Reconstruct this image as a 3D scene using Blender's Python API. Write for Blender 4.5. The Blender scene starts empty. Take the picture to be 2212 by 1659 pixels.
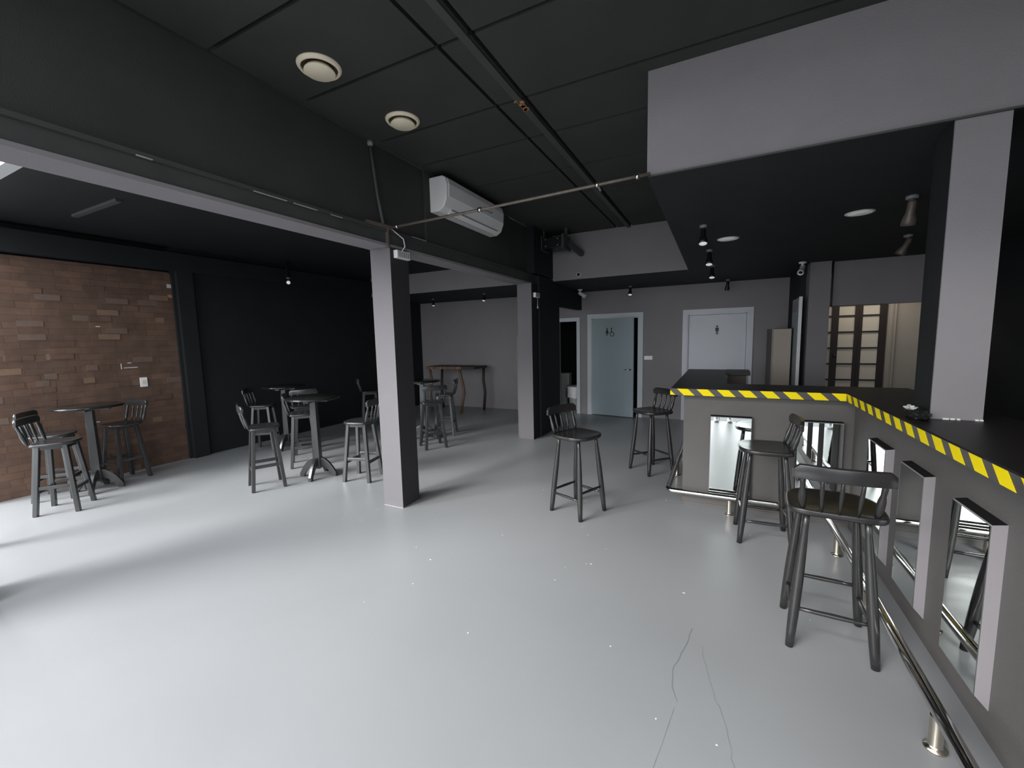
import bpy, bmesh, math, random
from mathutils import Vector, Matrix
random.seed(7)
PI = math.pi
scn = bpy.context.scene
COL = scn.collection

# ------------------------------------------------------------------ materials
def srgb(r, g, b):
    f = lambda c: (c/255/12.92) if c/255 <= .04045 else ((c/255+.055)/1.055)**2.4
    return (f(r), f(g), f(b), 1)

def mat(name, col, rough=.5, metal=0., spec=.5, vary=0., vscale=3., bump=0., bscale=60., coat=0.):
    m = bpy.data.materials.new(name); m.use_nodes = True
    nt = m.node_tree; b = nt.nodes['Principled BSDF']
    c = tuple(col) if len(col) == 4 else tuple(col)+(1,)
    b.inputs['Base Color'].default_value = c
    b.inputs['Roughness'].default_value = rough
    b.inputs['Metallic'].default_value = metal
    b.inputs['Specular IOR Level'].default_value = spec
    b.inputs['Coat Weight'].default_value = coat
    if vary or bump:
        tc = nt.nodes.new('ShaderNodeTexCoord')
    if vary:
        n = nt.nodes.new('ShaderNodeTexNoise'); n.inputs['Scale'].default_value = vscale
        n.inputs['Detail'].default_value = 5
        nt.links.new(tc.outputs['Object'], n.inputs['Vector'])
        mx = nt.nodes.new('ShaderNodeMix'); mx.data_type = 'RGBA'
        mx.inputs[6].default_value = tuple(x*(1-vary) for x in c[:3])+(1,)
        mx.inputs[7].default_value = tuple(min(1, x*(1+vary)) for x in c[:3])+(1,)
        nt.links.new(n.outputs['Fac'], mx.inputs[0])
        nt.links.new(mx.outputs[2], b.inputs['Base Color'])
    if bump:
        n2 = nt.nodes.new('ShaderNodeTexNoise'); n2.inputs['Scale'].default_value = bscale
        n2.inputs['Detail'].default_value = 4
        nt.links.new(tc.outputs['Object'], n2.inputs['Vector'])
        bp = nt.nodes.new('ShaderNodeBump'); bp.inputs['Strength'].default_value = bump
        bp.inputs['Distance'].default_value = .01
        nt.links.new(n2.outputs['Fac'], bp.inputs['Height'])
        nt.links.new(bp.outputs['Normal'], b.inputs['Normal'])
    return m

M = {}
M['floor'] = mat('floor_paint', (.290, .298, .310), .37, spec=.55, vary=.07, vscale=1.3, bump=.06, bscale=18)
M['crack'] = mat('floor_crack', (.195, .205, .212), .6)
M['speck'] = mat('paint_speck', (.8, .8, .78), .6)
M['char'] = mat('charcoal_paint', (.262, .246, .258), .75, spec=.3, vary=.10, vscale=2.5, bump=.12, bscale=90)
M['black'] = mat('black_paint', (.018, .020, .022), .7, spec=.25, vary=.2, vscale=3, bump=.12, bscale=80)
M['ceil'] = mat('black_ceiling', (.056, .058, .053), .75, spec=.2, vary=.25, vscale=2.2, bump=.2, bscale=120)
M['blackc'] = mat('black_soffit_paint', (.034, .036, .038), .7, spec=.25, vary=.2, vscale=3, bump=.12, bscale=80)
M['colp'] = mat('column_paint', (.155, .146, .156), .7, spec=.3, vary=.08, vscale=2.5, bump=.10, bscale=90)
M['colside'] = mat('column_side_shade', (.040, .038, .041), .7, spec=.25, vary=.15, vscale=2.5, bump=.10, bscale=90)  # darker copy of the column paint, with shade put into the colour
M['beam'] = mat('dark_steel_paint', (.070, .071, .069), .55, spec=.4, vary=.25, vscale=6)
M['chip'] = mat('bare_edge', (.45, .42, .38), .6, vary=.3, vscale=20)
M['bar'] = mat('bar_panel_paint', (.118, .111, .108), .7, spec=.3, vary=.12, vscale=4, bump=.15, bscale=70)
M['top'] = mat('bar_top_black', (.016, .014, .013), .42, spec=.4, vary=.3, vscale=5)
M['tapeg'] = mat('tape_black', (.060, .055, .053), .45)
M['tapey'] = mat('tape_yellow', (.90, .72, .004), .55, spec=.15)
M['mirror'] = mat('mirror_glass', (.86, .90, .88), .005, metal=1)
M['mirbox'] = mat('mirror_box_paint', (.25, .232, .245), .6, vary=.1)
M['mirtop'] = mat('mirror_top_black', (.012, .011, .012), .7, spec=.2)
M['chrome'] = mat('polished_steel', (.72, .70, .68), .13, metal=1)
M['brass'] = mat('worn_steel', (.68, .62, .52), .22, metal=1)
M['stool'] = mat('black_lacquer', (.022, .021, .0215), .24, spec=.55, vary=.25, vscale=14)
M['stool2'] = mat('black_satin', (.030, .031, .032), .26, spec=.8, vary=.3, vscale=10)
M['ttop'] = mat('black_table_lacquer', (.013, .013, .013), .14, spec=.5)
M['white'] = mat('white_plastic', (.90, .88, .88), .35)
M['cream'] = mat('cream_enamel', (.78, .70, .56), .4)
M['vent'] = mat('vent_enamel', (.96, .85, .64), .4)
M['ventdark'] = mat('vent_gap', (.07, .045, .03), .6)
M['grey'] = mat('grey_plastic', (.25, .25, .25), .4)
M['darkplas'] = mat('dark_plastic', (.01, .01, .012), .35)
M['door'] = mat('door_grey_paint', (.31, .38, .405), .5, vary=.06, vscale=4)
M['doorl'] = mat('door_pale_paint', (.60, .62, .67), .45, vary=.04, vscale=4)
M['frame'] = mat('door_frame_paint', (.55, .59, .63), .5, vary=.05)
M['picto'] = mat('pictogram_black', (.02, .02, .02), .5)
M['wood'] = mat('rustic_wood', (.15, .085, .05), .55, vary=.5, vscale=9, bump=.3, bscale=30)
M['woodd'] = mat('dark_bark_wood', (.035, .022, .016), .6, vary=.4, vscale=12)
M['dwood'] = mat('dark_door_wood', (.018, .010, .008), .5, vary=.3)
M['beige'] = mat('beige_plaster', (.34, .31, .27), .7, vary=.08, vscale=3)
M['pane'] = mat('frosted_pane', (.62, .57, .49), .35, vary=.05, vscale=4)
M['beigecab'] = mat('beige_cabinet', (.45, .38, .32), .5, vary=.06)
M['brown'] = mat('brown_side', (.10, .075, .06), .6)
M['pipe'] = mat('dull_pipe', (.16, .13, .11), .45, metal=.3, vary=.5, vscale=25)
M['rust'] = mat('rust_wood', (.45, .22, .10), .8, vary=.4, vscale=30)
M['bag'] = mat('pale_bag', (.62, .62, .60), .35, vary=.15, vscale=20)
M['bagb'] = mat('black_bag', (.012, .012, .012), .5)
M['foil'] = mat('silver_foil', (.75, .74, .72), .25, metal=1, vary=.2, vscale=40)
M['pave'] = mat('pavement', (.10, .11, .12), .8, vary=.25, vscale=2)
M['jeans'] = mat('blue_denim', (.07, .13, .28), .8, vary=.3, vscale=30)
M['shirt'] = mat('dark_shirt', (.05, .05, .06), .8, vary=.15)
M['skin'] = mat('skin', (.50, .30, .21), .5)
M['hair'] = mat('dark_hair', (.02, .014, .01), .6)
M['shoe'] = mat('white_shoe', (.75, .74, .74), .5)
M['eye'] = mat('eye_dark', (.02, .015, .012), .2)

def lampmat(name, col, s):
    m = mat(name, col, .4); b = m.node_tree.nodes['Principled BSDF']
    b.inputs['Emission Color'].default_value = tuple(col)+(1,)
    b.inputs['Emission Strength'].default_value = s
    return m
M['lens'] = lampmat('lamp_lens', (.92, .91, .88), .35)
M['disc'] = lampmat('light_disc', (.93, .90, .89), .12)

def brick_mat():
    m = bpy.data.materials.new('brown_brick'); m.use_nodes = True
    nt = m.node_tree; b = nt.nodes['Principled BSDF']; b.inputs['Roughness'].default_value = .75
    b.inputs['Specular IOR Level'].default_value = .25
    tc = nt.nodes.new('ShaderNodeTexCoord'); sp = nt.nodes.new('ShaderNodeSeparateXYZ')
    cb = nt.nodes.new('ShaderNodeCombineXYZ')
    nt.links.new(tc.outputs['Object'], sp.inputs[0])
    nt.links.new(sp.outputs['Y'], cb.inputs['X']); nt.links.new(sp.outputs['Z'], cb.inputs['Y'])
    # slight wobble so courses are not ruler straight
    nz = nt.nodes.new('ShaderNodeTexNoise'); nz.inputs['Scale'].default_value = 2.2
    nt.links.new(tc.outputs['Object'], nz.inputs['Vector'])
    vm = nt.nodes.new('ShaderNodeVectorMath'); vm.operation = 'SCALE'; vm.inputs['Scale'].default_value = .03
    nt.links.new(nz.outputs['Color'], vm.inputs[0])
    va = nt.nodes.new('ShaderNodeVectorMath'); va.operation = 'ADD'
    nt.links.new(cb.outputs[0], va.inputs[0]); nt.links.new(vm.outputs[0], va.inputs[1])
    br = nt.nodes.new('ShaderNodeTexBrick')
    br.inputs['Scale'].default_value = 1
    br.inputs['Brick Width'].default_value = .225; br.inputs['Row Height'].default_value = .074
    br.inputs['Mortar Size'].default_value = .0035; br.inputs['Mortar Smooth'].default_value = .4
    br.inputs['Bias'].default_value = -.35
    br.inputs['Color1'].default_value = (.135, .085, .064, 1)
    br.inputs['Color2'].default_value = (.19, .115, .082, 1)
    br.inputs['Mortar'].default_value = (.125, .084, .065, 1)
    nt.links.new(va.outputs[0], br.inputs['Vector'])
    n = nt.nodes.new('ShaderNodeTexNoise'); n.inputs['Scale'].default_value = 7; n.inputs['Detail'].default_value = 8
    nt.links.new(tc.outputs['Object'], n.inputs['Vector'])
    mx = nt.nodes.new('ShaderNodeMix'); mx.data_type = 'RGBA'; mx.blend_type = 'MULTIPLY'; mx.inputs[0].default_value = .7
    rp = nt.nodes.new('ShaderNodeValToRGB')
    rp.color_ramp.elements[0].position = .3; rp.color_ramp.elements[0].color = (.6, .58, .58, 1)
    rp.color_ramp.elements[1].position = .75; rp.color_ramp.elements[1].color = (1.15, 1.12, 1.1, 1)
    nt.links.new(n.outputs['Fac'], rp.inputs[0])
    nt.links.new(br.outputs['Color'], mx.inputs[6]); nt.links.new(rp.outputs[0], mx.inputs[7])
    nt.links.new(mx.outputs[2], b.inputs['Base Color'])
    bp = nt.nodes.new('ShaderNodeBump'); bp.inputs['Strength'].default_value = .6; bp.inputs['Distance'].default_value = .01
    bp.invert = True
    ad = nt.nodes.new('ShaderNodeMath'); ad.operation = 'MULTIPLY_ADD'; ad.inputs[1].default_value = -.5
    nt.links.new(n.outputs['Fac'], ad.inputs[0]); nt.links.new(br.outputs['Fac'], ad.inputs[2])
    nt.links.new(ad.outputs[0], bp.inputs['Height']); nt.links.new(bp.outputs[0], b.inputs['Normal'])
    return m
M['brick'] = brick_mat()

# ------------------------------------------------------------------ mesh helpers
def box(bm, lo, hi, mi=0, bev=0., seg=2):
    x0, y0, z0 = lo; x1, y1, z1 = hi
    vs = [bm.verts.new(p) for p in ((x0,y0,z0),(x1,y0,z0),(x1,y1,z0),(x0,y1,z0),(x0,y0,z1),(x1,y0,z1),(x1,y1,z1),(x0,y1,z1))]
    fs = [bm.faces.new([vs[i] for i in q]) for q in ((3,2,1,0),(4,5,6,7),(0,1,5,4),(1,2,6,5),(2,3,7,6),(3,0,4,7))]
    for f in fs: f.material_index = mi
    if bev:
        es = set(e for f in fs for e in f.edges)
        r = bmesh.ops.bevel(bm, geom=list(es), offset=bev, segments=seg, affect='EDGES', profile=.5)
        for f in r['faces']: f.material_index = mi
    return vs

def hexa(bm, pts, mi=0):
    """8 corner points: four of the bottom ring, four of the top ring"""
    vs = [bm.verts.new(p) for p in pts]
    for q in ((3,2,1,0),(4,5,6,7),(0,1,5,4),(1,2,6,5),(2,3,7,6),(3,0,4,7)):
        bm.faces.new([vs[i] for i in q]).material_index = mi

def tube(bm, pts, rad, seg=12, mi=0, cap=True):
    pts = [Vector(p) for p in pts]
    n = len(pts)
    if not hasattr(rad, '__len__'): rad = [rad]*n
    rings = []; up = None
    for i, p in enumerate(pts):
        t = (pts[min(i+1, n-1)]-pts[max(i-1, 0)]).normalized()
        if up is None:
            up = Vector((0, 0, 1)) if abs(t.z) < .9 else Vector((0, 1, 0))
        a = t.cross(up).normalized(); b = a.cross(t).normalized(); up = b
        rings.append([bm.verts.new(p+(a*math.cos(2*PI*k/seg)+b*math.sin(2*PI*k/seg))*rad[i]) for k in range(seg)])
    for i in range(n-1):
        for k in range(seg):
            f = bm.faces.new((rings[i][k], rings[i][(k+1) % seg], rings[i+1][(k+1) % seg], rings[i+1][k]))
            f.material_index = mi; f.smooth = True
    if cap:
        bm.faces.new(rings[0][::-1]).material_index = mi
        bm.faces.new(rings[-1]).material_index = mi

def lathe(bm, prof, seg=32, mi=0, c=(0, 0, 0), frame=None):
    """profile of (radius, height); turned about the z axis of frame"""
    c = Vector(c); rings = []
    fr = frame or Matrix.Identity(3)
    for r, z in prof:
        if r < 1e-6: rings.append([bm.verts.new(c+fr@Vector((0, 0, z)))])
        else: rings.append([bm.verts.new(c+fr@Vector((r*math.cos(2*PI*k/seg), r*math.sin(2*PI*k/seg), z))) for k in range(seg)])
    for i in range(len(rings)-1):
        A, B = rings[i], rings[i+1]
        for k in range(seg):
            k2 = (k+1) % seg
            if len(A) == 1 and len(B) == 1: continue
            if len(A) == 1: f = bm.faces.new((A[0], B[k2], B[k]))
            elif len(B) == 1: f = bm.faces.new((A[k], A[k2], B[0]))
            else: f = bm.faces.new((A[k], A[k2], B[k2], B[k]))
            f.material_index = mi; f.smooth = True

def prism(bm, poly, axis, a, b, mi=0):
    """extrude a 2-D polygon along axis ('x','y','z') from a to b"""
    def P(u, v, w):
        return {'x': (w, u, v), 'y': (u, w, v), 'z': (u, v, w)}[axis]
    A = [bm.verts.new(P(u, v, a)) for u, v in poly]; B = [bm.verts.new(P(u, v, b)) for u, v in poly]
    bm.faces.new(A[::-1]).material_index = mi; bm.faces.new(B).material_index = mi
    n = len(poly)
    for k in range(n):
        bm.faces.new((A[k], A[(k+1) % n], B[(k+1) % n], B[k])).material_index = mi

def bar(bm, p, q, w, d, mi=0, ref=(0, 0, 1)):
    """square-section stick from p to q, w wide, d deep"""
    p, q = Vector(p), Vector(q); t = (q-p).normalized()
    a = t.cross(Vector(ref))
    if a.length < 1e-4: a = t.cross(Vector((0, 1, 0)))
    a.normalize(); b = a.cross(t).normalized()
    c = [p+a*sx*w/2+b*sy*d/2 for sx, sy in ((-1,-1),(1,-1),(1,1),(-1,1))]
    e = [q+a*sx*w/2+b*sy*d/2 for sx, sy in ((-1,-1),(1,-1),(1,1),(-1,1))]
    hexa(bm, c+e, mi)

def obj(name, bm, mats, parent=None, bevel=0., smooth=False, label=None):
    bmesh.ops.recalc_face_normals(bm, faces=bm.faces)
    me = bpy.data.meshes.new(name); bm.to_mesh(me); bm.free()
    if not isinstance(mats, (list, tuple)): mats = [mats]
    for m in mats: me.materials.append(m)
    if smooth:
        for p in me.polygons: p.use_smooth = True
    o = bpy.data.objects.new(name, me); COL.objects.link(o)
    if parent is not None: o.parent = parent
    if bevel:
        md = o.modifiers.new('bevel', 'BEVEL'); md.width = bevel; md.segments = 2; md.limit_method = 'ANGLE'
    if label: o['label'] = label
    return o

def one(name, fn, mats, parent=None, **k):
    bm = bmesh.new(); fn(bm); return obj(name, bm, mats, parent, **k)

def bx(name, lo, hi, mats, parent=None, bev=0., **k):
    bm = bmesh.new(); box(bm, lo, hi, 0, bev); return obj(name, bm, mats, parent, **k)

def tag(o, label, cat, group=None):
    o['label'] = label; o['category'] = cat
    if group: o['group'] = group
    return o

def thing(name, label, cat, loc=(0, 0, 0), rz=0., group=None):
    o = bpy.data.objects.new(name, None); COL.objects.link(o)
    o.empty_display_size = .1
    o.location = loc; o.rotation_euler = (0, 0, rz)
    return tag(o, label, cat, group)

def struct(o):
    o['kind'] = 'structure'; return o

def dup(root, loc, rz, label, group=None):
    r = root.copy(); COL.objects.link(r); r.location = loc; r.rotation_euler = (0, 0, rz)
    r['label'] = label
    if group: r['group'] = group
    for ch in list(root.children):
        c = ch.copy(); COL.objects.link(c); c.parent = r
        for g in list(ch.children):
            d = g.copy(); COL.objects.link(d); d.parent = c
    return r

def face_dir(dx, dy): return math.atan2(-dx, dy)

# ------------------------------------------------------------------ the shell
ZC = 3.30           # main ceiling
def soff(y): return 2.655-.025*(y-3.0)      # the lowered ceiling falls a little to the back
YB = 8.42           # back wall

def floor_bm(bm):
    box(bm, (-7.2, -.30, -.12), (3.2, 9.9, 0), 0)
    rr = random.Random(4)
    def crack(pts, w, jit):
        P = []
        for i in range(len(pts)-1):
            a, b = Vector(pts[i]), Vector(pts[i+1])
            n = max(2, int((b-a).length/.03))
            for k in range(n): P.append(a.lerp(b, k/n)+Vector((rr.uniform(-jit, jit), rr.uniform(-jit, jit))))
        P.append(Vector(pts[-1]))
        L = []
        for i, p in enumerate(P):
            t = (P[min(i+1, len(P)-1)]-P[max(0, i-1)]).normalized(); n = Vector((-t.y, t.x))*w*rr.uniform(.5, 1.2)
            L.append((bm.verts.new((p.x+n.x, p.y+n.y, .0006)), bm.verts.new((p.x-n.x, p.y-n.y, .0006))))
        for i in range(len(L)-1):
            bm.faces.new((L[i][0], L[i+1][0], L[i+1][1], L[i][1])).material_index = 1
    crack(CR[0], .0022, .004); crack(CR[1], .0012, .0006); crack(CR[2], .0008, .006)
    for x, y, r in SPECKS:
        v = [bm.verts.new((x+r*math.cos(k*PI/3)*rr.uniform(.6, 1.2), y+r*math.sin(k*PI/3)*rr.uniform(.6, 1.2), .0007)) for k in range(6)]
        bm.faces.new(v).material_index = 2
CR = [[(-.10,2.33), (-.13,2.14), (-.17,1.98), (-.16,1.88), (-.13,1.80)], [(-.14,1.76), (-.17,1.55), (-.22,1.25), (-.27,1.0)],
      [(-.05,2.20), (.0,1.95), (.06,1.75), (.09,1.55), (.2,1.42), (.3,1.25)]]
SPECKS = [(random.uniform(-3.2, .7), random.uniform(1.3, 4.2), random.choice((.004, .005, .006, .009))) for _ in range(34)]
struct(one('floor', floor_bm, [M['floor'], M['crack'], M['speck']]))

def pave_bm(bm):
    for i in range(-16, 14):
        for j in range(12):
            x = i*1.2; y = -.32-j*1.2
            box(bm, (x, y-1.19, -.20), (x+1.185, y-.005, -.045), 0)
    box(bm, (-60, -60, -.35), (60, -.31, -.205), 0)
struct(one('ground', pave_bm, M['pave']))

# main ceiling with its open joints and the two mounting boards
def ceil_bm(bm):
    xs = [-2.72, -1.525, -1.295, 2.7]; ys = [-.3, .85, 1.56, 2.168, 2.88, 3.445, 4.2, 5.0, 5.8, 6.85]
    g = .013
    for i in range(len(xs)-1):
        for j in range(len(ys)-1):
            box(bm, (xs[i]+g, ys[j]+g, ZC), (xs[i+1]-g, ys[j+1]-g, ZC+.03), 0)
    box(bm, (-2.95, -.3, ZC+.03), (2.8, 6.9, ZC+.13), 1)
struct(one('ceiling', ceil_bm, [M['ceil'], M['darkplas']]))
def batten_bm(bm):
    box(bm, (-1.366, .4, ZC-.020), (-1.316, 2.96, ZC), 0)
    box(bm, (-1.366, 2.99, ZC-.024), (-1.312, 6.8, ZC), 0)
    rr = random.Random(2)
    for k in range(16):
        x = rr.uniform(-1.375, -1.335); y = 2.92+rr.uniform(-.07, .07)
        box(bm, (x, y, ZC-.026), (x+rr.uniform(.01, .035), y+rr.uniform(.008, .03), ZC-.02), 1)
struct(one('trim_1', batten_bm, [M['beam'], M['rust']]))

# lowered ceiling over the bar and along the back
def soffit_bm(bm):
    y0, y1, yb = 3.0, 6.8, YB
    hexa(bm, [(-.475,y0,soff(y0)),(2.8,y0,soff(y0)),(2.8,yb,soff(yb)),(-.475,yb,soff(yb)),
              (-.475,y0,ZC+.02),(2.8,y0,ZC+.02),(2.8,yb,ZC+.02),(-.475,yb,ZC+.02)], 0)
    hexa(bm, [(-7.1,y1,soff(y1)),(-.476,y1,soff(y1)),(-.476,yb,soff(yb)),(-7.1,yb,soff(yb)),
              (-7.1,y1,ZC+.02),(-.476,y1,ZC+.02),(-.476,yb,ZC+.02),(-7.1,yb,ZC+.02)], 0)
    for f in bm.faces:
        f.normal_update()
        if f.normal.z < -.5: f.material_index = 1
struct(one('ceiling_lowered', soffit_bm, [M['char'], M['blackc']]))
struct(bx('trim_2', (-.47, 2.985, 2.642), (2.6, 2.999, 2.652), M['beam']))

# left bay ceiling, beam and the wall over the beam
struct(bx('ceiling_left', (-7.1, 1.29, 2.95), (-2.75, 6.9, 3.05), M['black']))
struct(bx('trim_3', (-5.9, 1.92, 2.925), (-4.95, 1.965, 2.95), M['beam']))
def beam_bm(bm):
    box(bm, (-2.94, .30, 2.450), (-2.70, 6.8, 2.475), 2)  # underside coloured lighter to imitate light bounced off the floor
    box(bm, (-2.90, .30, 2.475), (-2.715, 6.8, 2.575), 0)
    box(bm, (-2.94, .30, 2.575), (-2.695, 6.8, 2.600), 0)
    rr = random.Random(5)
    for y0, y1, z in ((1.75, 1.98, 2.575), (2.03, 2.22, 2.575), (2.34, 2.45, 2.575), (1.15, 1.22, 2.575), (3.28, 3.5, 2.60)):
        box(bm, (-2.70, y0, z-.002), (-2.692, y1, z+.004), 1)
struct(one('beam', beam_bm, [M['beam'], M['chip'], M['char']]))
struct(bx('wall_over_beam', (-2.86, .30, 2.60), (-2.735, 6.8, ZC), M['ceil']))
struct(bx('trim_4', (-2.735, 3.53, 2.60), (-2.71, 5.4, ZC), M['ceil']))

# columns
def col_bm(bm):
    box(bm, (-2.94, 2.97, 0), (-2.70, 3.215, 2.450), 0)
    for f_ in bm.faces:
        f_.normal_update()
        if f_.calc_center_median().x > -2.705: f_.material_index = 2  # side turned from the light gets the darkened colour
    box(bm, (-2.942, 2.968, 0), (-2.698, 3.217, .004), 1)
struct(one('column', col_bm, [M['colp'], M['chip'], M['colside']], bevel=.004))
def col2_bm(bm):
    box(bm, (-2.875, 5.95, 0), (-2.63, 6.20, 2.450), 0)
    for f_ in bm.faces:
        if f_.calc_center_median().x > -2.635: f_.material_index = 1  # black here stands in for shade on the side facing away from daylight
    box(bm, (-2.935, 6.02, 0), (-2.876, 6.20, 1.635), 0)
struct(one('column_rear', col2_bm, [M['colp'], M['black']], bevel=.004))
def part_bm(bm):
    box(bm, (-2.875, 6.20, 0), (-2.60, 7.09, soff(7.1)+.03), 0)
    box(bm, (-2.70, 7.09, 2.16), (-2.60, YB, soff(8)+.05), 0)
    box(bm, (-2.94, 6.0, 2.60), (-2.60, 6.8, ZC), 0)
struct(one('wall_partition', part_bm, M['black']))
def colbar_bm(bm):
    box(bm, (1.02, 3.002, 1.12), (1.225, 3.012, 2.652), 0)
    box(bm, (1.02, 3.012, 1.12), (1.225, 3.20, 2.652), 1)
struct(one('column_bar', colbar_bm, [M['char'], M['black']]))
struct(bx('wall_bar_pier', (1.05, 3.205, 1.12), (1.225, 3.33, soff(3.3)+.02), M['black']))
struct(one('trim_5', lambda bm: [box(bm, (1.03+.19*a, 2.992, 1.12), (1.03+.19*b, 3.0, 1.128)) for a, b in ((.2,.33),(.36,.45),(.49,.56),(.86,.93),(.95,1.02))], M['speck']))
struct(bx('column_back', (1.06, 7.10, 0), (1.30, 7.34, soff(7.2)+.02), M['char'], bevel=.004))

# left walls
def brickwall_bm(bm):
    row = .074; n = int(2.615/row); poly = [(1.2, 0), (3.13, 0)]
    rr = random.Random(3)
    for k in range(n):
        e = 3.135+(.022 if k % 2 else 0)+rr.uniform(-.012, .012)
        poly += [(e, k*row), (e, (k+1)*row)]
    poly += [(3.1, n*row+.02), (1.2, n*row+.02)]
    poly = [poly[0]]+poly[2:]
    prism(bm, poly, 'x', -6.86, -6.80, 0)
    # some bricks stand a little proud or carry smears of pale mortar
    for k in range(70):
        r = rr.randrange(0, n-1); y = 1.22+rr.random()*1.75
        box(bm, (-6.80, y, r*row+.004), (-6.80+rr.uniform(.002, .007), y+rr.choice((.1, .2, .21)), (r+1)*row-.004), rr.choice((0, 0, 0, 1, 3)))
    for y0, y1, z0, z1 in ((2.52, 2.66, 1.34, 1.35), (2.56, 2.60, 1.40, 1.41), (2.49, 2.50, 1.33, 1.40), (3.08, 3.14, 2.40, 2.45), (2.18, 2.23, .70, .71), (2.3, 2.34, 1.86, 1.87)):
        box(bm, (-6.80, y0, z0), (-6.797, y1, z1), 2)
    box(bm, (-6.80, 3.08, 2.27), (-6.797, 3.13, 2.31), 4)
M['brick2'] = mat('pale_brick', (.20, .125, .085), .75, vary=.25, vscale=12)
M['brick3'] = mat('dull_brick', (.15, .10, .08), .75, vary=.25, vscale=12)
struct(one('wall_left', brickwall_bm, [M['brick'], M['brick2'], M['bag'], M['brick3'], M['rust']]))
def leftdark_bm(bm):
    box(bm, (-7.1, 1.2, 0), (-6.86, 3.13, 3.0), 0)
    box(bm, (-7.1, 3.13, 0), (-6.76, YB, 3.0), 0)
    box(bm, (-6.76, 3.165, 0), (-6.70, 3.36, 2.63), 0)
    box(bm, (-6.86, 1.2, 2.63), (-6.70, YB, 2.87), 0)
struct(one('wall_left_rear', leftdark_bm, M['black']))

# back wall with its openings
def back_bm(bm):
    zt = soff(YB)+.1; y0, y1 = YB, YB+.16
    box(bm, (-7.1, y0, 0), (-3.12, y1, zt))
    box(bm, (-3.12, y0, 2.0), (-2.66, y1, zt)); box(bm, (-2.66, y0, 0), (-2.46, y1, zt))
    box(bm, (-2.46, y0, 2.03), (-1.42, y1, zt)); box(bm, (-1.42, y0, 0), (-.62, y1, zt))
    box(bm, (-.62, y0, 2.03), (.44, y1, zt)); box(bm, (.44, y0, 0), (.985, y1, zt))
struct(one('wall_back', back_bm, M['char']))
struct(bx('wall_back_right', (.99, 7.34, 0), (1.055, 8.58, soff(7)+.02), M['black']))
def annex_bm(bm):   # dark rooms behind the doors
    box(bm, (-3.9, 9.75, 0), (1.0, 9.85, 2.6)); box(bm, (-4.0, YB+.16, 0), (-3.9, 9.85, 2.6))
    box(bm, (-2.52, YB+.16, 0), (-2.47, 9.75, 2.6)); box(bm, (.9, YB+.16, 0), (1.0, 9.75, 2.6))
    box(bm, (-4.0, YB+.16, 2.4), (1.0, 9.85, 2.6))
struct(one('wall_annex', annex_bm, M['black']))
# bar end of the room
struct(bx('wall_right', (2.75, -.3, 0), (2.9, 9.7, 3.4), M['black']))
struct(bx('wall_bulkhead', (1.345, 7.2, 1.955), (2.75, 7.32, soff(7.2)+.02), M['char']))
struct(bx('wall_kitchen', (2.235, 7.95, 0), (2.75, 8.05, 2.7), M['beige']))
struct(bx('wall_kitchen_rear', (1.0, 9.1, 0), (2.75, 9.2, 2.7), M['black']))
def rfront(bm):
    box(bm, (1.7, -.45, 0), (2.9, -.3, 3.4))
struct(one('wall_front', rfront, M['black']))
struct(bx('sky_blocker', (-2.6, -1.9, 2.95), (3.0, -.31, 3.05), M['black']))  # unseen slab added outside to cut sky light on the main floor
struct(bx('wall_front_left', (-4.40, .10, 0), (-4.085, .735, 3.05), M['black']))
struct(bx('trim_6', (-5.36, .86, 0), (-5.27, .95, 3.05), M['black']))

# ------------------------------------------------------------------ doors
def figure(bm, kind, x, z, y0, y1):
    def disc(cx, cz, r, n=16): prism(bm, [(cx+r*math.cos(2*PI*k/n), cz+r*math.sin(2*PI*k/n)) for k in range(n)], 'y', y0, y1)
    def P(pts): prism(bm, [(x+a, z+b) for a, b in pts], 'y', y0, y1)
    if kind == 'man':
        disc(x, z+.145, .017)
        P([(-.027,.122),(.027,.122),(.030,.06),(.020,.06),(.018,.10),(.018,0),(.003,0),(.003,.055),(-.003,.055),(-.003,0),(-.018,0),(-.018,.10),(-.020,.06),(-.030,.06)])
    if kind == 'woman':
        disc(x, z+.145, .015)
        P([(-.016,.122),(.016,.122),(.034,.045),(.014,.045),(.012,0),(.003,0),(.003,.045),(-.003,.045),(-.003,0),(-.012,0),(-.014,.045),(-.034,.045)])
    if kind == 'chair':
        disc(x-.008, z+.150, .015)
        P([(-.018,.128),(.002,.128),(.004,.075),(.036,.075),(.052,.015),(.040,.012),(.028,.060),(-.018,.060)])
        n = 20
        for k in range(n):
            a, b = PI*.62+k*PI*1.35/n, PI*.62+(k+1)*PI*1.35/n
            prism(bm, [(x+r*math.cos(t), z+.036+r*math.sin(t)) for r, t in ((.046,a),(.034,a),(.034,b),(.046,b))], 'y', y0, y1)

def architrave(bm, x0, x1, zt, w=.085, y=YB):
    box(bm, (x0-w, y-.022, 0), (x0, y+.10, zt+w)); box(bm, (x1, y-.022, 0), (x1+w, y+.10, zt+w))
    box(bm, (x0, y-.022, zt), (x1, y+.10, zt+w))
    box(bm, (x0, y-.006, 0), (x0+.016, y+.10, zt)); box(bm, (x1-.016, y-.006, 0), (x1, y+.10, zt)); box(bm, (x0, y-.006, zt-.016), (x1, y+.10, zt))

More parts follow.
